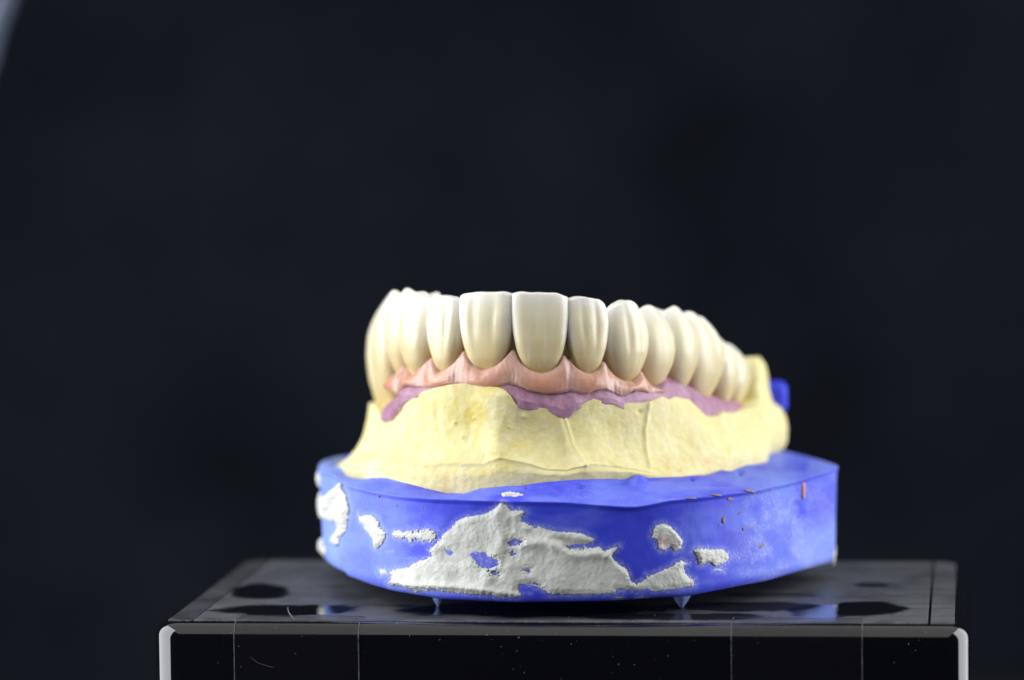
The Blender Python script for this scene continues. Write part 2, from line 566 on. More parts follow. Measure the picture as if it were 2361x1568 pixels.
B_ = [(700, 1076), (787, 1077), (804, 1105), (837, 1106), (859.5, 1101.6), (892.5, 1104), (936.6, 1115), (981, 1126), (1025, 1136), (1069, 1139), (1086.6, 1133.5), (1106.5, 1127), (1168, 1121), (1210, 1118), (1264, 1112), (1337, 1107), (1416.5, 1104), (1458, 1098), (1483, 1102.5), (1559, 1101), (1623, 1096), (1664, 1083.5), (1667, 1090), (1680, 1090), (1718, 1074), (1765.5, 1066), (1797, 1052), (1830, 1041), (1950, 1036)]
ORG_C = (8, 30, 0)
cast = thing('dental_cast', 'yellow stone jaw model set in a smeared blue plaster base', 'dental cast', ORG_C)

rw = sstep(1480, 1640, APX)     # right flank: bulging wall instead of a flared one
lw_ = sstep(960, 900, APX)
rend = sstep(1685, 1735, APX)
oT = 1.0 - .7 * rw - 1.7 * lw_
oR = 4.7 + .05 * rw - .9 * lw_
zT = rowcurve(oT, T_); zR = rowcurve(oR, R_); oB = oR + .6 - .5 * rw; zB = rowcurve(oB, B_)
rows = []
tt = np.linspace(0, 1, 84)
# lingual side first: centre ... inner slope ... crest
rows.append(row(-13., np.full(NA, 22.))); rows.append(row(-11., zT * .5 + 11)); rows.append(row(-8.5, zT - 1.2)); rows.append(row(-2.5, zT - .15)); rows.append(row(oT - .9, zT)); rows.append(row(oT - .25, zT))
n_in = len(rows)
for t in tt:
    fl = oT + (oR - oT) * (.25 * t + .75 * t ** 3.2) + .15 * np.exp(-((t - 1) / .05) ** 2)
    bl = np.interp(t, [0, .15, .35, .6, .8, .93, 1], [.3, 1.3, 2.7, 4.1, 4.7, 4.8, 4.75]) + 0 * oT
    zz = zT + (zR - zT) * t
    o_ = fl * (1 - rw) + bl * rw
    for _ in range(2):
        Pq = row(o_, zz); pyq = pj(Pq)[1]
        heel = np.interp(pyq, [815, 824, 840, 860, 900, 925, 942, 965, 990, 1020, 1050], [-.7, -.2, .6, .95, 1.15, 1.6, 3.0, 3.7, 3.95, 3.7, 2.8])
        o_ = (fl * (1 - rw) + bl * rw) * (1 - rend) + heel * rend
    rows.append(row(o_, zz))
tb = np.linspace(0, 1, 26)[1:]
for t in tb:
    rows.append(row((oR + .15 * (1 - rw) * np.exp(-(t / .12) ** 2) + (oB - oR) * sstep(0, .5, t)) * (1 - rend) + 2.75 * rend, zR + (zB - .0 - zR) * t))
rows.append(row((oB - .2) * (1 - rend) + 2.5 * rend, zB - 3))
CV = np.stack(rows)             # rows x NA x 3
px, py = pj(CV)
nrm = np.concatenate([np.broadcast_to(ARN, (CV.shape[0], NA, 2)), np.zeros((CV.shape[0], NA, 1))], -1)
rel = .20 * fbm(CV, .22, 4, 11) + .07 * fbm(CV, 1.0, 3, 12)
low = sstep(0, 14, py - np.interp(px, *zip(*R_)))
rel = rel * (1 - .5 * low) + .08 * low * fbm(CV, 1.3, 3, 15)
d = pdist(px, py, [(1299, 967), (1318, 1028), (1347, 1071)]); rel += .42 * np.exp(-(d / 6) ** 2) + .3 * np.exp(-(d / 18) ** 2)
d = pdist(px, py, [(1497, 930), (1488, 990), (1489, 1030), (1497, 1078)]); rel += .32 * np.exp(-(d / 4.5) ** 2)
d = pdist(px, py, [(1658, 950), (1672, 990), (1690, 1030)]); rel += .14 * np.exp(-(d / 5) ** 2)
stp = sstep(20, -14, px - np.interp(py, [905, 937, 997, 1054], [1186, 1186, 1163, 1153])) * sstep(880, 915, py) * sstep(1062, 1040, py) * sstep(1075, 1140, px)
rel += .75 * stp
d = np.hypot((px - 1235) / 50, (py - 1005) / 50); rel -= .8 * np.exp(-d ** 2)
d = np.hypot((px - 1410) / 55, (py - 1010) / 60); rel -= .75 * np.exp(-d ** 2)
d = np.hypot((px - 1060) / 75, (py - 1010) / 45); rel -= .6 * np.exp(-d ** 2)
d = np.hypot((px - 1570) / 60, (py - 1000) / 50); rel -= .5 * np.exp(-d ** 2)
fl = np.sin(px * .23 + 2 * vn(np.stack([px * .02, py * .02, px * 0], -1), 3)) * sstep(1010, 990, py) * sstep(910, 935, py) * sstep(1030, 990, px) * sstep(905, 925, px); rel += .13 * fl
for cx, cy, r, a in ((1208, 960, 6, .25), (1100, 1030, 5, .2), (1206, 1035, 14, .35), (1175, 985, 3, .2), (1045, 975, 4, .2), (1092, 965, 3, .2), (1060, 1008, 5, .18), (1477, 950, 5, -.35), (1000, 1020, 9, .3), (985, 1045, 10, .3)):
    rel += a * np.exp(-(((px - cx) / r) ** 2 + ((py - cy) / r) ** 2))
crest = np.zeros((CV.shape[0], 1)); crest[n_in:] = 1; crest[-1:] = 0
CV = CV + nrm * (rel * crest)[..., None]
rz = .12 * vn(np.stack([ARS * 1.1, ARS * 0, ARS * 0], -1), 8)       # crumbly ridge line
iR = n_in + len(tt) - 1
for k_ in range(-6, 5):
    CV[iR + k_, :, 2] += rz * (1 - rw) * (1 - abs(k_) / 7)
nr = CV.shape[0]
V = np.vstack([CV.reshape(-1, 3), [[6, 40, 20]]])
Fc = grid_faces(nr, NA).tolist()
ci = nr * NA
for j in range(NA - 1):
    Fc.append([ci, j + 1, j])
Fc.append([ci, 0, NA - 1])
for i in range(nr - 1):
    Fc.append([i * NA + NA - 1, i * NA, (i + 1) * NA, (i + 1) * NA + NA - 1])
px, py = pj(V)
pk = sstep(1040, 1075, py) * (sstep(1480, 1560, px) * sstep(1760, 1700, px) + .5 * sstep(900, 960, px) * sstep(1130, 1080, px))
oc_ = .25 + 1.0 * np.exp(-((px - 1120) / 85) ** 2 - ((py - 950) / 80) ** 2) + .45 * np.exp(-((px - 1190) / 60) ** 2 - ((py - 1020) / 50) ** 2) + .35 * np.exp(-((px - 1390) / 60) ** 2 - ((py - 960) / 40) ** 2)
mesh('stone_arch', V, Fc, MAT['yellow'], cast, ORG_C, {'pink': pk, 'ochre': oc_}, flip=True)

# ---- blue base
plan_f = [(-28.6, 50), (-28.2, 40), (-26.3, 30), (-23.3, 21.5), (-19.2, 13.8), (-15.6, 9.0), (-11, 4.9), (-6, 2.2), (0, .5), (5, 0), (12, -.2), (17.5, .5), (22.6, 2.4), (27.5, 5.6), (34.5, 13.0), (41, 23.6), (44.6, 31.5), (47.4, 40.6)]
plan_b = [(47.0, 43.5), (42.5, 58), (38, 63.5), (25, 66), (0, 67), (-18, 67), (-26, 63), (-28.4, 56)]
NFc, NBk = 760, 120
pf = catmull(plan_f, NFc); pb = catmull([plan_f[-1]] + plan_b + [plan_f[0]], NBk + 2)[1:-1]
PL = np.vstack([pf, pb]); NB = len(PL)
kp = np.exp(-(np.linspace(-1, 1, 15) / .6) ** 2); kp /= kp.sum(); PL = np.stack([np.convolve(np.r_[PL[-7:, q], PL[:, q], PL[:7, q]], kp, 'valid') for q in (0, 1)], 1)
Tn = np.roll(PL, -2, 0) - np.roll(PL, 2, 0); Tn /= np.linalg.norm(Tn, axis=1)[:, None]
PN = np.stack([Tn[:, 1], -Tn[:, 0]], 1)
CRE = [(740, 1086), (770, 1092), (808, 1120), (871, 1135), (918, 1143), (1000, 1150), (1077, 1153), (1210, 1156), (1268, 1157), (1305, 1158), (1369, 1163), (1413, 1166.5), (1440, 1168.5), (1464, 1168), (1496, 1163), (1543, 1153), (1623, 1145), (1750, 1128), (1845, 1106), (1934, 1075)]
BOT = [(742, 1262), (790, 1330), (845, 1351), (900, 1366), (1010, 1384), (1180, 1391), (1400, 1388), (1600, 1376), (1780, 1341), (1930, 1297)]
fr = np.r_[np.ones(NFc), np.zeros(NBk)] * sstep(46, 40, PL[:, 1])
zc = np.clip(zcurve(PL[:, 0], PL[:, 1], CRE, 16.5), 15.4, 17.8) * fr + 16.6 * (1 - fr)
zb = np.clip(zcurve(PL[:, 0], PL[:, 1], BOT, 2.6), 2.2, 3.6) * fr + 2.7 * (1 - fr)
OC = np.array([9., 38.])


def ang(P):
    return np.arctan2(P[:, 0] - OC[0], -(P[:, 1] - OC[1]))


KB = CV[-2]                     # lowest visible row of the yellow wall
ka = ang(KB); od = np.argsort(ka)
kin = (ka[od], KB[od])
bang = ang(PL)
IN = np.stack([np.interp(bang, kin[0], kin[1][:, q]) for q in range(3)], 1)
back = (bang < kin[0][0]) | (bang > kin[0][-1])
IN[back] = np.c_[OC + (PL[back] - OC) * .86, np.full(back.sum(), 16.3)]
IN[:, 2] = np.where(back, 16.3, IN[:, 2] + .05)
# keep the inner edge inside the outer one
dd_ = np.hypot(*(PL - OC).T); di_ = np.hypot(*(IN[:, :2] - OC).T)
sc_ = np.minimum(1, (dd_ - .7) / di_); IN[:, :2] = OC + (IN[:, :2] - OC) * sc_[:, None]


def wall_pt(x, y, n, z, zbm, zcr):
    t = np.clip((z - zbm) / (zcr - zbm), 0, 1)
    rb = 1.5                    # rounded lower edge
    e = np.clip(1 - (z - zbm) / rb, 0, 1)
    off = -.30 + .45 * t - .9 * (1 - np.sqrt(np.maximum(1 - e * e, 0))) + .22 * sstep(.95, 1, t)
    return off


rows = []; NW = 84
rows.append(np.c_[OC + (PL - OC) * .5, np.full(NB, 2.75)])
rows.append(np.c_[PL - PN * 1.6, zb + .12])
tw = np.r_[np.linspace(0, .12, 16) ** 1.0, np.linspace(.12, .94, NW - 24)[1:], np.linspace(.94, 1, 9)[1:]]
w0 = len(rows)
for t in tw:
    z = zb + (zc - zb) * t
    rows.append(np.c_[PL + PN * wall_pt(0, 0, 0, z, zb, zc)[:, None], z])
w1 = len(rows)
lipx = pj(np.c_[PL, zc])[0]; lip = .3 * np.exp(-((lipx - 1445) / 42) ** 2) * fr
for q_ in range(w1 - 7, w1):
    rows[q_][:, :2] += PN * (lip * ((q_ - w1 + 8) / 7) ** 1.5)[:, None]
edge = rows[-1]
ts = np.linspace(0, 1, 40)[1:]
for t in ts:
    P = edge * (1 - t) + IN * t
    P[:, 2] = edge[:, 2] * (1 - t) + IN[:, 2] * t + .10 * np.sin(pi * t)
    rows.append(P)
rows.append(np.c_[OC + (IN[:, :2] - OC) * .9, IN[:, 2] - .4])
BV = np.stack(rows); nr = BV.shape[0]
px, py = pj(BV)
nrm = np.concatenate([np.broadcast_to(PN, (nr, NB, 2)), np.zeros((nr, NB, 1))], -1)
wallm = np.zeros((nr, 1)); wallm[w0 + 3:w1] = 1
topm = np.zeros((nr, 1)); topm[w1:-1] = 1
BV = BV + nrm * ((.10 * fbm(BV, .15, 3, 51) + .035 * fbm(BV, .9, 3, 52)) * wallm)[..., None]
tz = .16 * fbm(BV, .22, 4, 55)
for cx, cy, rx, ry, a in ((1596, 1106, 4, 3, -.8), (1707, 1090, 5, 4, -.9), (1336, 1119, 14, 6, -.7), (1322, 1118, 6, 6, .35), (1473, 1112, 14, 14, .9), (1440, 1108, 16, 10, -.5), (1425, 1160, 40, 4, -.35), (1213, 1123, 3, 3, -.5), (1395, 1166, 60, 4, .15), (1620, 1130, 60, 6, .2), (1560, 1148, 40, 4, -.2)):
    tz += a * np.exp(-(((px - cx) / rx) ** 2 + ((py - cy) / ry) ** 2))
BV[..., 2] += tz * topm
BASE_V = BV

# ---- outlines of the plaster smears (picture columns and rows on the wall)


def c6(L): return [(691.6 + .25728 * x, 1037.3 + .25728 * y) for x, y in L]
def c7(L): return [(1210.2 + .31731 * x, 1037.3 + .31731 * y) for x, y in L]


MAIN = c6([(1810, 470), (1850, 490), (1900, 540), (1990, 540), (2020, 560), (1990, 600), (1995, 640), (2060, 670), (2240, 710)]) + \
    c7([(60, 560), (240, 590), (400, 600), (500, 645), (490, 670), (430, 690), (455, 712), (540, 700), (580, 730), (625, 715), (690, 690), (640, 750), (630, 780), (700, 840), (740, 870), (770, 950), (810, 975), (870, 940), (880, 905), (900, 915), (1050, 850), (1100, 815), (1130, 800), (1190, 820), (1150, 850), (1170, 900), (1225, 940), (1230, 990), (1100, 1010), (940, 1030), (890, 1010), (800, 1020), (660, 1010), (655, 1040), (420, 1050), (180, 1050), (100, 1000), (0, 970)]) + \
    c6([(2150, 1210), (2060, 1185), (1960, 1210), (1940, 1250), (1980, 1300), (1960, 1320), (1830, 1310), (1770, 1320), (1700, 1300), (1500, 1290), (1300, 1270), (1080, 1260), (1020, 1280), (980, 1255), (920, 1235), (840, 1215), (800, 1220), (770, 1190), (810, 1150), (780, 1090), (850, 1070), (950, 1050), (1010, 1010), (1100, 980), (1180, 950), (1160, 900), (1200, 850), (1260, 800), (1280, 750), (1360, 700), (1400, 640), (1480, 600), (1640, 575), (1720, 540), (1780, 500)])
HOLES = [c6([(1540, 940), (1640, 920), (1680, 960), (1760, 985), (1765, 1030), (1740, 1045), (1690, 1060), (1620, 1050), (1560, 990)]), c6([(1870, 835), (1920, 800), (1990, 820), (1940, 850), (1890, 860)]),
         c6([(1305, 902), (1345, 905), (1340, 920), (1310, 920)]), c6([(1875, 915), (1915, 905), (1930, 940), (1890, 938)]), c6([(2005, 1078), (2060, 1074), (2045, 1094)]),
         c7([(300, 700), (420, 695), (425, 720), (330, 712)]), c6([(1690, 1080), (1770, 1100), (1780, 1115), (1720, 1100)])]
PATCHES = [('main', MAIN, HOLES, .5, 'broad white plaster smear across the front of the blue base'),
           ('strip', c6([(827, 735), (880, 720), (940, 730), (970, 710), (1010, 735), (1045, 700), (1080, 720), (1140, 695), (1210, 720), (1230, 770), (1190, 830), (1100, 820), (1040, 800), (1000, 830), (960, 800), (900, 800), (860, 790), (830, 770)]), [], .38, 'short crumbly white plaster strip left of the broad smear'),
           ('hook', c6([(515, 555), (545, 590), (600, 580), (660, 580), (700, 620), (720, 680), (770, 740), (765, 790), (730, 850), (690, 895), (660, 870), (640, 780), (580, 720), (560, 670), (530, 640)]), [], .6, 'slanting white plaster dab left of the crumbly strip'),
           ('corner', c6([(380, 290), (400, 300), (395, 350), (420, 380), (440, 460), (455, 520), (445, 580), (430, 640), (425, 690), (400, 750), (350, 780), (340, 850), (310, 860), (260, 820), (290, 770), (330, 700), (320, 650), (200, 620), (172, 580), (165, 520), (210, 430), (300, 360)]), [], .8, 'thick white plaster dab at the left end of the base'),
           ('dot', c6([(695, 1070), (740, 1062), (775, 1085), (765, 1115), (720, 1125), (690, 1105)]), [], .25, None),
           ('round', c7([(930, 580), (950, 545), (1000, 530), (1050, 550), (1110, 610), (1145, 660), (1130, 720), (1090, 740), (1060, 700), (1020, 730), (980, 730), (960, 700), (965, 660), (920, 640)]), [], .6, 'round raised white plaster dab with a pink hollow'),
           ('right', c7([(1215, 725), (1270, 710), (1330, 715), (1380, 720), (1430, 715), (1480, 750), (1490, 790), (1450, 825), (1400, 845), (1370, 850), (1350, 815), (1290, 830), (1265, 840), (1250, 790)]), [], .55, 'ragged white plaster dab right of the round one'),
           ('thin', c7([(1370, 868), (1400, 860), (1450, 866), (1445, 878), (1375, 876)]), [], .12, None),
           ('low', c7([(655, 1070), (705, 1064), (700, 1074), (660, 1076)]), [], .15, None),
           ('low2', c7([(812, 1064), (860, 1064), (872, 1072), (830, 1075)]), [], .18, None),
           ('end', c7([(2268, 680), (2300, 670), (2300, 800), (2262, 800), (2250, 760)]), [], .4, None),
           ('lowleft', c6([(150, 880), (215, 850), (225, 910), (190, 960), (150, 950)]), [], .5, None)]

# dust on the blue plaster: near the smears, in wiped films and powdery flanks; film paints side-light sheen there too
px, py = pj(BASE_V)
dust = np.zeros(px.shape)
for nm, poly, hol, th, lb in PATCHES:
    bb = np.array(poly); lo = bb.min(0) - 40; hi = bb.max(0) + 40
    mk = (px > lo[0]) & (px < hi[0]) & (py > lo[1]) & (py < hi[1])
    s_ = sdf(px[mk], py[mk], poly)
    dust[mk] = np.maximum(dust[mk], .95 * sstep(-16, 2, s_))
def pxn(a, b, s): return fbm(np.stack([px * a, py * b, px * 0], -1), 1, 4, s)


film_ = lambda cx, cy, rx, ry, a: a * np.exp(-(((px - cx) / rx) ** 2 + ((py - cy) / ry) ** 2))
dust = np.maximum(dust, .75 * sstep(-.4, .4, pxn(.018, .012, 61)) * sstep(1600, 1860, px))
dust = np.maximum(dust, 1.1 * sstep(.05, .35, pxn(.03, .022, 62)) * sstep(1640, 1800, px) * sstep(1110, 1180, py))
dust = np.maximum(dust, film_(1740, 1320, 60, 12, .7)); dust = np.maximum(dust, film_(1700, 1280, 30, 16, .8)); dust = np.maximum(dust, film_(900, 1330, 60, 20, .35))
dust = np.maximum(dust, film_(945, 1290, 60, 7, .9) * (.3 + .7 * sstep(-.1, .3, pxn(.02, .3, 64)))); dust = np.maximum(dust, film_(900, 1270, 30, 6, .9) * sstep(0, .3, pxn(.05, .1, 65)))
dust = np.maximum(dust, .35 * sstep(980, 770, px) * (.65 + .35 * sstep(-.3, .3, pxn(.025, .008, 68)))); dust = np.maximum(dust, .26 * topm * sstep(-.3, .4, pxn(.03, .08, 66)))
dust = np.maximum(dust, film_(770, 1240, 26, 50, .9)); dust = np.maximum(dust, film_(1260, 1365, 50, 12, .8) * sstep(-.2, .3, pxn(.05, .1, 67)))
dust = np.clip(dust, 0, 1)
film = .62 * sstep(1010, 770, px) * (.6 + .4 * sstep(-.35, .3, pxn(.025, .008, 70))) + .42 * sstep(1620, 1890, px) * sstep(-.45, .35, pxn(.016, .012, 71)) + .22 * topm * sstep(-.4, .3, pxn(.012, .04, 72)) + .15 * sstep(1420, 1360, py) * sstep(.0, .5, pxn(.01, .02, 73)); film = np.clip(film, 0, .8)  # flank sheen from the side lamps painted in with powder; ledge paler too
pink = sstep(1640, 1800, px) * sstep(1090, 1140, py)
V = np.vstack([BASE_V.reshape(-1, 3), [[9, 38, 2.75]], [[9, 38, 17.5]]])
Fc = grid_faces(nr, NB, True).tolist(); n0 = nr * NB
for j in range(NB):
    Fc.append([n0, (j + 1) % NB, j]); Fc.append([n0 + 1, (nr - 1) * NB + j, (nr - 1) * NB + (j + 1) % NB])
av = {'film': np.r_[film.ravel(), 0, 0], 'dust': np.r_[dust.ravel(), 0, 0], 'pink': np.r_[pink.ravel(), 0, 0]}
Fc = [list(f) for f in Fc]


def add_lump(V, Fc, c, r, seed, amp=.18, nu=40, nv=24, pw_=2.0):
    a = np.linspace(0, 2 * pi, nu, endpoint=False); b = np.linspace(-pi / 2 + .02, pi / 2 - .02, nv)
    A, Bq = np.meshgrid(a, b)
    dirs = np.stack([np.cos(A) * np.cos(Bq), np.sin(A) * np.cos(Bq), np.sin(Bq)], -1)
    e = 2 / pw_
    q = np.sign(dirs) * np.abs(dirs) ** e
    P = q * np.array(r) * (1 + amp * fbm(dirs * 1.0 + seed, 1.7, 4, seed))[..., None] + np.array(c)
    n = len(V); V = np.vstack([V, P.reshape(-1, 3)])
    f = (grid_faces(nv, nu, True) + n).tolist()
    f.append([n + k for k in range(nu)][::-1]); f.append([n + (nv - 1) * nu + k for k in range(nu)])
    return V, Fc + f


nb0 = len(V)
c = aty(1776, 960, 62.5); V, Fc = add_lump(V, Fc, (c[0], c[1], 25), (2.5, 3.5, zat(c[0], c[1], 879) - 25), 3, .05, pw_=4.6)
c = aty(1775, 1050, 60); V, Fc = add_lump(V, Fc, (c[0] - 3, c[1], 18), (4.5, 5, zat(c[0], c[1], 1043) - 18), 5, .1)
c = aty(836, 1075, 57); V, Fc = add_lump(V, Fc, (c[0], c[1], 17), (2.6, 4, zat(c[0], c[1], 1046) - 17), 6, .1)
for kk in av:
    av[kk] = np.r_[av[kk], np.zeros(len(V) - nb0)]
base = mesh('plaster_base', V, Fc, MAT['blue'], cast, ORG_C, av)

# ---- plaster smears: raised, rough, following the wall
fpx = pj(np.c_[pf, np.full(NFc, 9.)])[0]
iw = np.argmax(fpx[:200] > fpx[0] - 5) if False else int(np.argmin(fpx[:150]))


def on_wall(px, py):
    """wall point and outward normal at a picture position"""
    ip = np.interp(px, fpx[iw:], np.arange(iw, NFc))
    def g(a): return np.interp(ip, np.arange(NFc), a[:NFc])
    x, y, nx_, ny_ = g(PL[:, 0]), g(PL[:, 1]), g(PN[:, 0]), g(PN[:, 1]); zb_, zc_ = g(zb), g(zc)
    z = zat(x, y, py)
    off = wall_pt(x, y, 0, z, zb_, zc_)
    P = np.stack([x + nx_ * off, y + ny_ * off, z], -1)
    for _ in range(2):          # follow the same relief as the wall itself
        P[..., 2] = zat(P[..., 0], P[..., 1], py)
    Nn = np.stack([nx_, ny_, np.zeros_like(nx_)], -1)
    P = P + Nn * (.10 * fbm(P, .15, 3, 51))[..., None]
    return P, Nn


def smear(nm, poly, holes, th, label):
    bb = np.array(poly); lo = bb.min(0) - 8; hi = bb.max(0) + 8
    st = 1.3
    gx = np.arange(lo[0], hi[0], st); gy = np.arange(lo[1], hi[1], st)
    GX, GY = np.meshgrid(gx, gy)
    q = np.stack([GX, GY, GX * 0], -1)
    s_ = sdf(GX, GY, poly)
    for h in holes:
        s_ = np.minimum(s_, -sdf(GX, GY, h) + 5.0 * fbm(q * np.array([.6, 1.3, 1]), .4, 3, 77, .7))
    big = nm == 'main'
    s_ = s_ + (2.4 if big or nm == 'strip' else 1.3) * fbm(q, .09, 4, 71, .7) + (2.2 + 2.4 * sstep(1070, 1000, GX) * big + 4.5 * (nm == 'strip') + 1.5 * (nm == 'right')) * fbm(q, .42, 2, 72)
    P, Nn = on_wall(GX, GY)
    n1 = fbm(q, .018, 4, 73); n2 = fbm(q * np.array([1, .6, 1]), .07, 4, 74); n3 = fbm(q, .22, 3, 75)
    e = np.clip(s_ / (13 if big else 8), 0, 1) ** .55
    if big:
        n2 = .5 * n2 + .7 * fbm(q * np.array([1.0, .55, 1]), .035, 3, 78)
        t = th * (.66 + .5 * n1 + .32 * n2 + .06 * n3)
        # thick flow lines and bare, thin areas
        for ln, a, wd in (([(1150, 1172), (1158, 1240), (1140, 1300), (1120, 1345)], .28, 16), ([(900, 1345), (960, 1350), (1060, 1352), (1150, 1368), (1195, 1375)], .38, 9),
                          ([(1205, 1252), (1260, 1250), (1330, 1280), (1400, 1275)], .42, 13), ([(1400, 1280), (1440, 1320), (1460, 1345), (1490, 1325), (1560, 1300)], .3, 9), ([(1215, 1215), (1300, 1222), (1362, 1240)], .2, 8), ([(1290, 1300), (1300, 1370)], .15, 40)):
            t = t + a * np.exp(-(pdist(GX, GY, ln) / wd) ** 2)
        t = t - .25 * np.exp(-(pdist(GX, GY, [(1030, 1290), (1090, 1270)]) / 20) ** 2) - .3 * np.exp(-(pdist(GX, GY, [(1280, 1240), (1340, 1262)]) / 9) ** 2)
    else:
        t = th * (.75 + .35 * n1 + .35 * n2 + .12 * n3)
    pk = np.zeros(GX.shape)
    if nm == 'round':           # raised rim, hollow middle
        dh = np.hypot((GX - 1533) / 13, (GY - 1252) / 20)
        t = t * (1 - .75 * np.exp(-dh ** 2)); pk = np.exp(-dh ** 2) * 1.3 + np.exp(-np.hypot((GX - 1559) / 5, (GY - 1257) / 6) ** 2) * 2
    if nm == 'corner':
        t = t + .35 * np.exp(-(pdist(GX, GY, [(790, 1125), (760, 1165)]) / 10) ** 2)
    t = np.maximum(t, .06) * e - .03
    V = P + Nn * t[..., None]
    keep = s_ > 0
    ny_, nx_ = GX.shape
    f = grid_faces(ny_, nx_)
    kf = keep.ravel()[f].all(1); f = f[kf]
    used = np.unique(f); re = -np.ones(ny_ * nx_, int); re[used] = np.arange(len(used))
    o = mesh('plaster_smear', V.reshape(-1, 3)[used], re[f], MAT['smear'], base, ORG_C, {'pink': np.clip(pk, 0, 1.5).ravel()[used]}, flip=True)
    if label:
        o['label'] = label


for a in PATCHES:
    smear(*a)


def lump(name, c, r, mat, seed, parent, amp=.18, pw_=2.0):
    V, f = add_lump(np.zeros((0, 3)), [], c, r, seed, amp, 28, 18, pw_)
    at = {'pink': np.zeros(len(V))} if mat is MAT['smear'] else None
    return mesh(name, V, f, mat, parent, ORG_C, at)


# dabs standing on the ledge and the left silhouette
P = atz(1183, 1143, 17.0)
V, f = add_lump(np.zeros((0, 3)), [], (P[0], P[1], P[2] - .1), (1.6, 1.5, .58), 12, .5, 60, 36, 2.8)
mesh('plaster_smear', V, f, MAT['smear'], base, ORG_C, {'pink': np.zeros(len(V))})['label'] = 'small white plaster crumb on the ledge of the blue base'
P = aty(744, 1103, 47); lump('plaster_smear', P, (1.0, 2.2, 1.55), MAT['smear'], 14, base, .12)
P = aty(743, 1163, 46); lump('plaster_smear', P, (.75, 2.4, 2.2), MAT['smear'], 15, base, .15)
P = aty(744, 1258, 46); lump('plaster_smear', P, (.75, 2.0, 1.2), MAT['smear'], 16, base, .15)
P, Nn = on_wall(np.array([1931.]), np.array([1275.])); lump('plaster_smear', P[0] - np.array([.25, 0, 0]), (.4, 1.2, 1.9), MAT['smear'], 17, base, .1)


def chip(px, py, rx, rz, ry, mat, seed, label=None, rot=0, amp=.25, pw_=2.4):
    P, Nn = on_wall(np.array([px]), np.array([py])); P, Nn = P[0], Nn[0]
    V, f = add_lump(np.zeros((0, 3)), [], (0, 0, 0), (rx, ry, rz), seed, amp, 20, 14, pw_)
    c_, s2 = cos(rot), sin(rot)
    V = np.stack([V[:, 0] * c_ - V[:, 2] * s2, V[:, 1], V[:, 0] * s2 + V[:, 2] * c_], 1)
    tx = np.array([-Nn[1], Nn[0], 0])
    V = P + V[:, :1] * tx - V[:, 1:2] * Nn + V[:, 2:] * np.array([0, 0, 1])
    o = mesh('residue_chip', V, f, mat, base, ORG_C)
    if label:
        o['label'] = label


chip(1850, 1131, .45, 1.15, .25, MAT['chip'], 21, 'salmon coloured upright chip near the right end', 0, .08, 4)
for cx, cy, rx, rz, ro in ((1590, 1150, .8, .10, -.1), (1648, 1142, 1.1, .15, -.2), (1724, 1133, 1.2, .17, -.22), (1682, 1152, .6, .2, -.1)):
    chip(cx, cy - 1, rx, rz, .12, MAT['brown'], int(cx), None, ro, .6)
chip(1667, 1199, .32, .45, .18, MAT['brown'], 24, None, .2, .4); chip(1659, 1210, .3, .12, .1, MAT['brown'], 25, None, .3, .4); chip(1714, 1219, .25, .22, .12, MAT['brown'], 26)
chip(1757, 1258, .6, .3, .1, MAT['brown'], 27, None, .1, .5); chip(1706, 1181, .4, .1, .08, MAT['brown'], 28, None, .4, .5)
chip(878, 1142, .14, .35, .1, MAT['red'], 29, 'small red speck under the rim at the left'); chip(877, 1161, .09, .14, .06, MAT['red'], 30)
for cx, cy in ((917, 1165), (942, 1163), (978, 1166), (983, 1172), (975, 1185)):
    chip(cx, cy, .16, .24, .03, MAT['scuff'], cx, None, .4, .5)
for fpx_, fpy, r in ((1010, 1401, .65), (1571, 1403, 1.0), (1300, 1345, 1.6)):
    P = atz(fpx_, fpy, 0.02)
    if fpy < 1390:
        P = np.array([8, 54, .02])
    n = 24; V = []; prof_ = [(.12, .03), (.42 * r, .5), (.86 * r, 1.1), (1.25 * r, 1.8), (1.5 * r, 3.0)]
    for q, z in prof_:
        for k_ in range(n):
            a = 2 * pi * k_ / n; rr = q * (1 + .12 * sin(3 * a + fpx_))
            V.append((P[0] + rr * cos(a), P[1] + rr * sin(a), z))
    f = grid_faces(len(prof_), n, True).tolist() + [list(range(n))[::-1]]
    mesh('foot', V, f, MAT['smear'] if r < 0 else MAT['blue'], base, ORG_C, {'dust': np.full(len(V), 2.2), 'pink': np.full(len(V), .5), 'film': np.full(len(V), .5)})

# ---- purple gum mask between pink gum and stone
P_ = [(880, 898), (895, 902), (904, 905.6), (911, 910), (933, 890), (959.4, 894.6), (972.7, 897.9), (994.7, 893.5), (1039, 888), (1092, 890), (1122.6, 896.8), (1149, 892), (1171, 888), (1193, 890), (1219, 902), (1256.7, 909), (1287.6, 907.8), (1316, 903.4), (1340.5, 909), (1358, 909), (1373.6, 901), (1395.7, 900), (1411, 907.8), (1431, 915.5), (1448.6, 911), (1459.6, 902.3), (1481.7, 902.3), (1499.3, 909), (1514.7, 906.7), (1525.8, 903), (1534.6, 902)]
U_ = [(840, 930), (870, 930), (882, 917), (904, 905), (925, 892)] + [(x, y - 14) for x, y in P_[4:-1]] + [(1540, 868), (1580, 872), (1625, 895), (1665, 912), (1710, 920), (1740, 924)]
Tl = [(x, y + 12) for x, y in T_ if x < 1715] + [(1725, 950), (1800, 950)]
sel = np.where((APX > 874) & (APX < 1722))[0]; sel = sel[sel > np.argmin(APX[:300])]; i0, i1 = sel[0], sel[-1] + 1
i0 = max(i0, int(np.argmin(APX[:300])))
zu = rowcurve(0., U_); zl = rowcurve(.0, Tl)
rows = []
lum = np.zeros(NA)
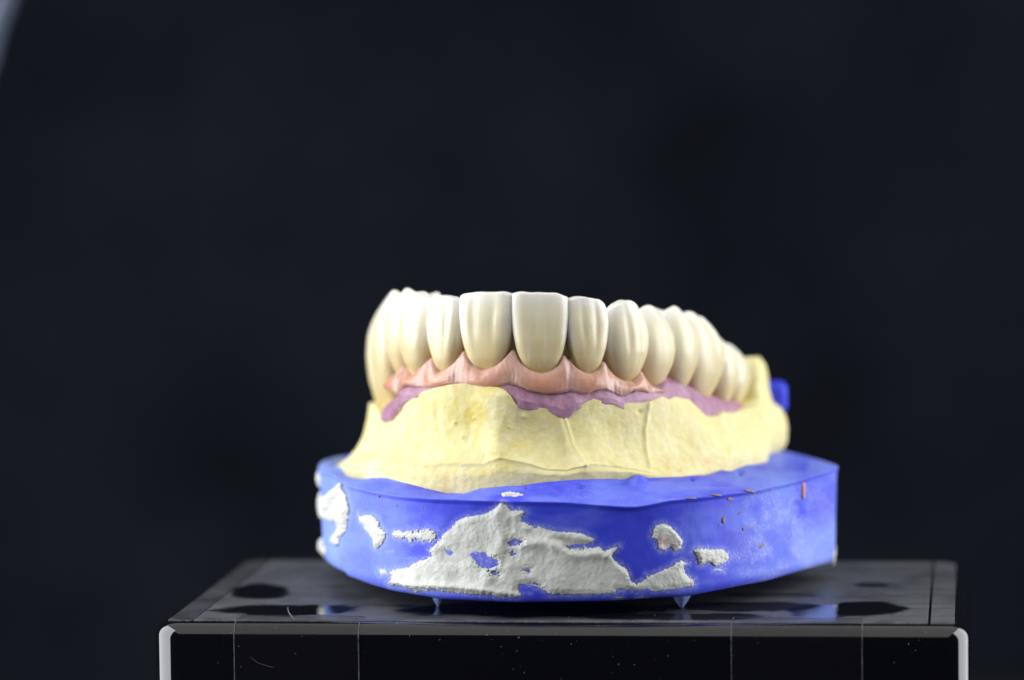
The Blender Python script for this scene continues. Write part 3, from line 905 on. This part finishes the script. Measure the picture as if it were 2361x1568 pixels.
for cx, wd, a in ((1208, 30, 1.0), (1300, 42, 1.05), (1400, 40, .25), (1545, 14, .4), (1700, 20, .3), (938, 16, .3)):
    lum += a * np.clip(1 - ((APX - cx) / wd) ** 2, 0, 1) ** .7
lum = np.convolve(np.pad(lum, 5, mode='edge'), np.ones(11) / 11, 'valid')
for t in np.linspace(0, 1, 44):
    o_ = np.interp(t, [0, .25, .6, .85, 1], [-.5, .45, .75, .75, .35]) - np.interp(t, [0, .3, 1], [1.5, 1.2, .7]) * np.clip(sstep(1490, 1570, APX) + sstep(940, 890, APX), 0, 1) + lum * np.interp(t, [0, .3, .6, .9, 1], [0, .2, .7, .6, .1])
    rows.append(row(o_, zu + (zl - zu) * t))
rows = [row(-3., zu)] + rows + [row(-3., zl - .5)]
G = np.stack(rows)[:, i0:i1]
nn = np.concatenate([np.broadcast_to(ARN[i0:i1], (*G.shape[:2], 2)), np.zeros((*G.shape[:2], 1))], -1)
G[1:-1] += (nn * (.12 * fbm(G, .35, 3, 81) + .03 * fbm(G, 2, 2, 82))[..., None])[1:-1]
n, mcol = G.shape[:2]
Fc = grid_faces(n, mcol).tolist() + [[i * mcol for i in range(n)], [i * mcol + mcol - 1 for i in range(n)][::-1]]
Fc += [[(n - 1) * mcol + j, (n - 1) * mcol + j + 1, j + 1, j] for j in range(mcol - 1)]
mesh('gum_mask', G, Fc, MAT['purple'], cast, ORG_C, flip=True)

# ------------------------------------------------------------------ dental bridge
ORG_D = (8, 30, 30)
bridge = thing('dental_bridge', 'full arch of cream ceramic teeth on pink gum, seated on the yellow cast', 'dental bridge', ORG_D)
A7 = (-1, -.8, -.5, 0, .5, .8, 1)
PMD = (1.5, 1.0, .42, 0, .42, 1.05, 1.6)
KIND = {  # width profile over v, facial offset over v, lingual depth, exponents
    'inc': dict(w=([0, .12, .3, .5, .8, .95, 1], [.48, .64, .80, .91, 1.0, 1.0, .985]), f=([0, .15, .4, .7, 1], [-.45, .1, .35, .2, -.35]), th=([0, .4, .8, 1], [6, 5, 2.8, 1.5]), n=3.5),
    'lat': dict(w=([0, .12, .3, .5, .75, .92, 1], [.42, .57, .76, .90, 1.0, .98, .92]), f=([0, .15, .4, .7, 1], [-.45, .1, .4, .2, -.4]), th=([0, .4, .8, 1], [5.5, 5, 2.8, 1.4]), n=2.9),
    'can': dict(w=([0, .12, .3, .5, .72, .9, 1], [.46, .62, .82, .95, 1.0, .93, .82]), f=([0, .15, .4, .65, .85, 1], [-.7, .05, .6, .5, -.1, -.9]), th=([0, .4, .8, 1], [7, 6.5, 4, 2]), n=2.3),
    'pm': dict(w=([0, .12, .3, .5, .72, .9, 1], [.46, .64, .86, .98, 1.0, .92, .80]), f=([0, .1, .3, .5, .7, .87, 1], [-1.2, -.55, .3, .6, .3, -.8, -2.3]), th=([0, .4, .8, 1], [6, 8, 7.5, 5.2]), n=2.3),
    'mol': dict(w=([0, .12, .3, .5, .75, .9, 1], [.55, .70, .90, 1.0, 1.0, .94, .86]), f=([0, .1, .3, .5, .7, .87, 1], [-1.2, -.6, .3, .6, .35, -.75, -2.3]), th=([0, .4, .8, 1], [7, 10, 9.5, 7]), n=2.5)}
#         kind, top row, neck row, drops of the edge from left to right (mm)
TEETH = [('mol', 700, 948, PMD), ('mol', 694, 945, PMD), ('mol', 680, 938, (1.8, .7, .2, .9, 0, .6, 1.8)), ('pm', 671, 912, PMD[::-1]), ('pm', 667, 868, PMD[::-1]), ('can', 678, 864, (2.0, 1.2, .4, 0, .7, 1.2, 1.6)),
         ('lat', 684.5, 858, (1.1, .45, .08, 0, .28, .45, .75)), ('inc', 677, 853, (.75, .25, .1, .08, 0, -.06, .35)),
         ('inc', 677, 862, (.35, -.02, .15, .22, .32, .5, .95)), ('lat', 688, 862, (.5, .1, 0, .08, .4, .85, 1.5)), ('can', 698, 880, (1.7, 1.1, .55, 0, .45, 1.1, 1.9)),
         ('pm', 706, 896, PMD), ('pm', 708, 897, PMD), ('mol', 718, 919, (1.6, .8, 0, 1.1, 1.3, 2.0, 3.0)), ('mol', 775, 937, PMD), ('mol', 793, 942, PMD)]
XS = np.linspace(-.25, 1.25, 301)
KS = np.exp(-(np.linspace(-1, 1, 41) / .6) ** 2); KS /= KS.sum()
for K_ in KIND.values():
    for q_ in ('w', 'f', 'th'):
        xs_, ys_ = K_[q_]
        yy = np.interp(XS, xs_, ys_)
        yy = np.where(XS < 0, ys_[0] + (ys_[1] - ys_[0]) / (xs_[1] - xs_[0]) * XS, yy); yy = np.where(XS > 1, ys_[-1] + (ys_[-1] - ys_[-2]) / (xs_[-1] - xs_[-2]) * (XS - 1), yy)
        K_['r' + q_] = K_[q_]; K_[q_] = (XS, np.convolve(np.pad(yy, 20, mode='edge'), KS, 'valid'))
NU, NVr = 72, 44
NECK, TOPS = [], []


def tooth(i, kind, ytop, yneck, drops):
    K = KIND[kind]
    A, Bp = contacts[i], contacts[i + 1]
    mid = (A + Bp) / 2; tx = (Bp - A); L = np.linalg.norm(tx); tx /= L; nf = np.array([tx[1], -tx[0]])
    hw = L / 2 * 1.03
    bulge = {'inc': .6, 'lat': .55, 'can': .75, 'pm': .1, 'mol': -.15 if i > 6 else -.8}[kind]
    p0 = mid + nf * (K['rf'][1][0] + bulge); p1 = mid + nf * (K['rf'][1][-1] + bulge)
    z0 = float(zat(p0[0], p0[1], yneck)); z1 = float(zat(p1[0], p1[1], ytop))
    NECK.append(z0); TOPS.append(z1)
    a = np.linspace(0, 2 * pi, NU, endpoint=False)
    # ring: facial half (sin>0) and lingual half, denser on the facial side
    a = a - .35 * np.sin(a - pi / 2) * 0
    ca, sa = np.cos(a), np.sin(a); n_ = K['n']
    um = np.sign(ca) * np.abs(ca) ** (2 / n_); uf = np.sign(sa) * np.abs(sa) ** (2 / (2.7 if kind in ('inc', 'lat') else 2.1))
    DX = np.linspace(-1.2, 1.2, 121); DS = np.interp(DX, A7, drops); kk_ = np.exp(-(np.linspace(-1, 1, 41) / .6) ** 2); DS = np.convolve(np.pad(DS, 20, mode='edge'), kk_ / kk_.sum(), 'valid')
    DS = DS - max(0, DS.min())
    vs = np.r_[[-.34, -.2, -.1], np.linspace(0, 1, NVr)]
    seed = i * 13
    rings, tv, te = [], [], []
    side = {'inc': 1.6, 'lat': 1.6, 'can': 1.9, 'pm': 2.0, 'mol': 2.0}[kind]          # how far the sides fall back from the face

    def ring(v, sc=1., zadd=None):
        vv = np.clip(v, 0, 1)
        w_ = np.interp(vv, *K['w']) * hw * (1 if v >= 0 else 1 + .5 * v)
        fo = np.interp(vv, *K['f']) + bulge + (1.2 * v if v < 0 else 0)
        th = np.interp(vv, *K['th'])
        m = um * w_ * sc
        cf = fo - side                        # plane of the widest section
        ff = np.where(uf > 0, cf + uf * side * (sc if sc < 1 else 1), cf + uf * (th - side if th > side + .3 else .3) * sc)
        if sc < 1:
            cmid = fo - th / 2
            ff = cmid + (np.where(uf > 0, cf + uf * side, cf + uf * max(th - side, .3)) - cmid) * sc
        # facial lobes and grooves
        r = um * sc
        env = np.exp(-((vv - .68) / .32) ** 2) * (uf > 0) * np.maximum(uf, 0) ** .5
        gro = {'inc': .15, 'lat': .17, 'can': .17, 'pm': .06, 'mol': .06}[kind]
        j1, j2 = .10 * sin(seed), .10 * cos(seed * 1.7)
        lob = -np.exp(-((r - .34 - j1) / .11) ** 2) - .8 * np.exp(-((r + .32 - j2) / .11) ** 2) + .7 * np.exp(-((r - j2) / .13) ** 2) + .4 * np.exp(-((np.abs(r) - .7) / .12) ** 2)
        ff = ff + gro * lob * env
        if i in (13, 2) and kind == 'mol':        # groove between the two outer cusps
            ff = ff - .75 * np.exp(-((r - .08) / .17) ** 2) * sstep(.25, .9, vv) * (uf > 0) * np.maximum(uf, 0)
        zt = z1 - np.interp(r, DX, DS) - .07 * vn(np.stack([r * 3.5 + seed, r * 0, r * 0], -1), 6)
        z = z0 + v * (zt - z0) if v >= 0 else z0 + v * (z1 - z0)
        z = np.broadcast_to(z, m.shape).copy()
        # the back of premolars and molars is a little lower
        if kind in ('pm', 'mol'):
            z -= np.where(uf < 0, -uf * (.7 if i < 6 else .05) * np.clip(v, 0, 1) ** 3, 0)
        if zadd is not None:
            z = z + zadd
        P = np.c_[mid + m[:, None] * tx + ff[:, None] * nf, z]
        P[:, :2] += nf * (.05 * fbm(P, .35, 3, 90 + seed))[:, None]
        rings.append(P); tv.append(np.full(NU, vv)); te.append(np.clip(np.abs(r) ** 4 * .7 + sstep(.86, 1, vv) * .7, 0, 1) * sstep(.25, .6, vv) * (1 if kind in ('inc', 'lat', 'can') else .55))
    for v in vs:
        ring(v)
    hcap = {'inc': .22, 'lat': .22, 'can': .3, 'pm': .35, 'mol': .3}[kind]
    if kind in ('inc', 'lat', 'can'):
        for sc, za in ((.985, .07), (.95, .14), (.88, .19), (.75, .22), (.5, .22), (.25, .2), (.05, .2)):
            ring(1., sc, za * hcap / .22)
    else:
        for sc, za in ((.965, .07), (.92, .13), (.86, .17), (.79, .14), (.71, 0), (.6, -.28), (.5, -.55), (.38, -.85), (.24, -1.05), (.1, -1.2), (.03, -1.2)):
            ring(1., sc, za)
    V = np.vstack(rings); nr = len(rings)
    Fc = grid_faces(nr, NU, True).tolist() + [list(range(NU))[::-1], [(nr - 1) * NU + k_ for k_ in range(NU)]]
    return mesh('tooth', V, Fc, MAT['tooth'], bridge, ORG_D, {'tv': np.concatenate(tv), 'te': np.concatenate(te)})


NAMES = ['left rearmost', None]
TL = {7: 'broad front tooth left of the midline', 8: 'broad front tooth right of the midline', 6: 'narrow ridged tooth left of the broad front pair', 9: 'narrow tooth right of the broad front pair',
      5: 'pointed ridged tooth on the left', 10: 'pointed tooth on the right'}
for i, a in enumerate(TEETH):
    o = tooth(i, *a)
    if i in TL:
        o['label'] = TL[i]

# ---- the bar that joins the crowns behind their contacts
cz0 = np.interp(ARS, [(a + b) / 2 for a, b in zip(cs[:-1], cs[1:])], NECK); cz1 = np.interp(ARS, [(a + b) / 2 for a, b in zip(cs[:-1], cs[1:])], TOPS)
js = np.where((ARS > cs[0] + 2) & (ARS < cs[-1] - 2))[0][::2]
rows = []
for k_ in range(16):
    a = 2 * pi * k_ / 16
    mz = cz0 * .55 + cz1 * .45; hz = (cz1 - cz0) * .30
    rows.append(row(-3.0 + 1.25 * cos(a), mz + hz * sin(a))[js])
Gc = np.stack(rows, 1); n, mc = Gc.shape[:2]
mesh('connector_bar', Gc, grid_faces(n, mc, True).tolist() + [list(range(mc)), [(n - 1) * mc + k_ for k_ in range(mc)][::-1]], MAT['tooth'], bridge, ORG_D, {'tv': np.full(n * mc, .25), 'te': np.zeros(n * mc)})

# ---- pink gum
G_ = [(895, 892), (902, 886), (906.5, 868), (913, 864), (932, 841.7), (941, 852), (950.6, 866), (961.7, 859), (976, 842), (992.5, 826), (1000, 842), (1012, 860), (1028, 852.7), (1047.7, 837), (1067.5, 809), (1074, 822), (1087, 844), (1113.8, 855), (1144.7, 844), (1162, 828), (1182, 806), (1186, 813), (1199, 837), (1221, 855), (1248, 862.6), (1270, 857), (1287.6, 844), (1299.6, 818), (1309.6, 830), (1327, 848), (1345, 860), (1362.6, 862.6), (1380, 853), (1392, 833), (1402, 850.5), (1417.7, 868), (1437.6, 879), (1453, 879), (1468, 863.7), (1476, 853), (1484, 874.7), (1495, 888), (1510, 896.5), (1528, 898), (1536, 899)]
sel = np.where((APX > 893) & (APX < 1530))[0]; sel = sel[sel > np.argmin(APX[:300])]; i0, i1 = sel[0], sel[-1] + 1
fine = 1400
ia = np.linspace(i0, i1 - 1, fine)
def fi(a): return np.interp(ia, np.arange(NA), a)


A2 = np.stack([fi(ARCH[:, 0]), fi(ARCH[:, 1])], 1); N2 = np.stack([fi(ARN[:, 0]), fi(ARN[:, 1])], 1); c2 = np.convolve(np.pad(fi(cen), 12, mode='edge'), np.ones(25) / 25, 'valid'); x2 = fi(APX)
post = np.clip(sstep(1480, 1510, x2) + sstep(935, 915, x2), 0, 1)
can_ = np.clip(sstep(1400, 1430, x2) + sstep(985, 960, x2), 0, 1)
otop = .12 - .85 * c2 ** 3 - .35 * can_ - .8 * post
Pt = A2 + N2 * otop[:, None]; zt = zcurve(Pt[:, 0], Pt[:, 1], G_, 32)
kg = np.exp(-(np.linspace(-1, 1, 31) / .5) ** 2); zt = np.convolve(np.pad(zt, 15, mode='edge'), kg / kg.sum(), 'valid') + .06
Pb_ = A2 + N2 * (.9 - .5 * post)[:, None]; zbm = zcurve(Pb_[:, 0], Pb_[:, 1], P_, 28)
rows = [np.c_[A2 - N2 * 2.2, zt - .6], np.c_[A2 + N2 * (otop - .8)[:, None], zt + .15]]
for t in np.linspace(0, 1, 40):
    bul = .55 * (1 - c2 ** 1.6) * np.sin(pi * min(1, t * .95 + .03)) ** .8
    o_ = otop + (np.interp(t, [0, .08, .3, .7, .9, 1], [0, .28, .48, .75, .8, .5])) + bul * .8 + (.1 - .3 * post - otop) * sstep(0, .6, t) * .75
    rows.append(np.c_[A2 + N2 * o_[:, None], zt + (zbm - zt) * t])
rows.append(np.c_[A2 + N2 * .2, zbm - .02]); rows.append(np.c_[A2 - N2 * 2.2, zbm + .3])
G = np.stack(rows)
nn = np.concatenate([np.broadcast_to(N2, (*G.shape[:2], 2)), np.zeros((*G.shape[:2], 1))], -1)
px, py = pj(G)
wr = np.sin(px * .55 + 3 * vn(np.stack([px * .03, py * .03, px * 0], -1), 4))
amp = np.zeros((len(G), 1)); amp[3:-2] = 1
G += nn * ((.055 * fbm(G, .8, 4, 95) + .018 * wr * (c2 ** 2)[None, :]) * amp)[..., None]
n, mcol = G.shape[:2]
Fc = grid_faces(n, mcol).tolist() + [[i * mcol for i in range(n)], [i * mcol + mcol - 1 for i in range(n)][::-1]]
Fc += [[(n - 1) * mcol + j, (n - 1) * mcol + j + 1, j + 1, j] for j in range(mcol - 1)]
tvv = np.linspace(0, 1, n)[:, None]
pap = np.clip((c2 ** 2)[None, :] * 1.0 + sstep(.35, .0, tvv) * .7, 0, 1)
mesh('pink_gum', G, Fc, MAT['pink'], bridge, ORG_D, {'pap': pap}, flip=True)

# ------------------------------------------------------------------ far curved tube, upper left
cpt = [aty(x, y, 175) for x, y in ((78, -190), (44, -90), (13, 0), (-14, 75), (-33, 150), (-67, 230), (-105, 300))]
C3 = catmull(cpt, 60); V = []; n = 20
for k_ in range(60):
    t = C3[min(k_ + 1, 59)] - C3[max(k_ - 1, 0)]; t /= np.linalg.norm(t)
    a_ = np.cross(t, [0, 1, 0]); a_ /= np.linalg.norm(a_); b_ = np.cross(t, a_)
    for j in range(n):
        q = 2 * pi * j / n; V.append(C3[k_] + 1.9 * (a_ * cos(q) + b_ * sin(q)))
Fc = grid_faces(60, n, True).tolist() + [list(range(n))[::-1], [59 * n + j for j in range(n)]]
o = mesh('curved_tube', V, Fc, MAT['tube'], org=tuple(C3[30]))
tag(o, 'out of focus pale blue curved tube in the upper left corner', 'tube')

# ------------------------------------------------------------------ dust grains and lint on the block
Vs, Fs = [], []


def grain(c, r):
    n = len(Vs)
    for d_ in ((1, 0, 0), (-1, 0, 0), (0, 1, 0), (0, -1, 0), (0, 0, 1), (0, 0, -1)):
        Vs.append(np.array(c) + np.array(d_) * r * rng.uniform(.6, 1.3))
    for q in ((0, 2, 4), (2, 1, 4), (1, 3, 4), (3, 0, 4), (2, 0, 5), (1, 2, 5), (3, 1, 5), (0, 3, 5)):
        Fs.append([n + k_ for k_ in q])


for _ in range(330):
    u = rng.uniform(-HW + 1, HW - 1); r = .022 + .05 * rng.rand() ** 4
    kind = rng.rand()
    if kind < .3:              # on the front face
        z = -2.4 - 8 * rng.rand() ** 1.6; grain(box2w(u, -BR - r * .3, z), r)
    elif kind < .6:            # along the rounded edge
        a = rng.uniform(0, pi / 2); grain(box2w(u, -(BR) * sin(a), -BR + (BR + r * .3) * cos(a)), r)
    else:
        grain(box2w(u, .1 + 12 * rng.rand() ** 3, .14 + r * .3), r)
o = mesh('dust', Vs, Fs, MAT['dust'], smooth=False); o['kind'] = 'stuff'


def fibre(pts, r, label):
    C3 = catmull(pts, 24); V = []; n = 6
    for k_ in range(24):
        t = C3[min(k_ + 1, 23)] - C3[max(k_ - 1, 0)]; t /= np.linalg.norm(t)
        a_ = np.cross(t, [.3, .2, .9]); a_ /= np.linalg.norm(a_); b_ = np.cross(t, a_)
        for j in range(n):
            q = 2 * pi * j / n; V.append(C3[k_] + r * (a_ * cos(q) + b_ * sin(q)))
    Fc = grid_faces(24, n, True).tolist() + [list(range(n))[::-1], [23 * n + j for j in range(n)]]
    o = mesh('lint_fibre', V, Fc, MAT['dust'], org=tuple(C3[0])); tag(o, label, 'lint')


def on_top(px, py): return atz(px, py, .2)
def on_front(px, py):
    d = rt * (px - 1180) / F + up * (784 - py) / F + fw
    nrm_ = np.array([bv[0], bv[1], 0]); p0 = np.array([*BF, 0]) - nrm_ * (BR + .03)
    return CAM + d * (np.dot(p0 - CAM, nrm_) / np.dot(d, nrm_))


fibre([on_top(663, 1400), on_top(665, 1410), on_top(672, 1420), on_top(678, 1428)], .025, 'pale lint fibre lying on the block top left of the base')
fibre([on_front(578, 1515), on_front(595, 1528), on_front(612, 1534), on_front(632, 1539)], .012, 'fine curved pale lint fibre on the front of the left tape')
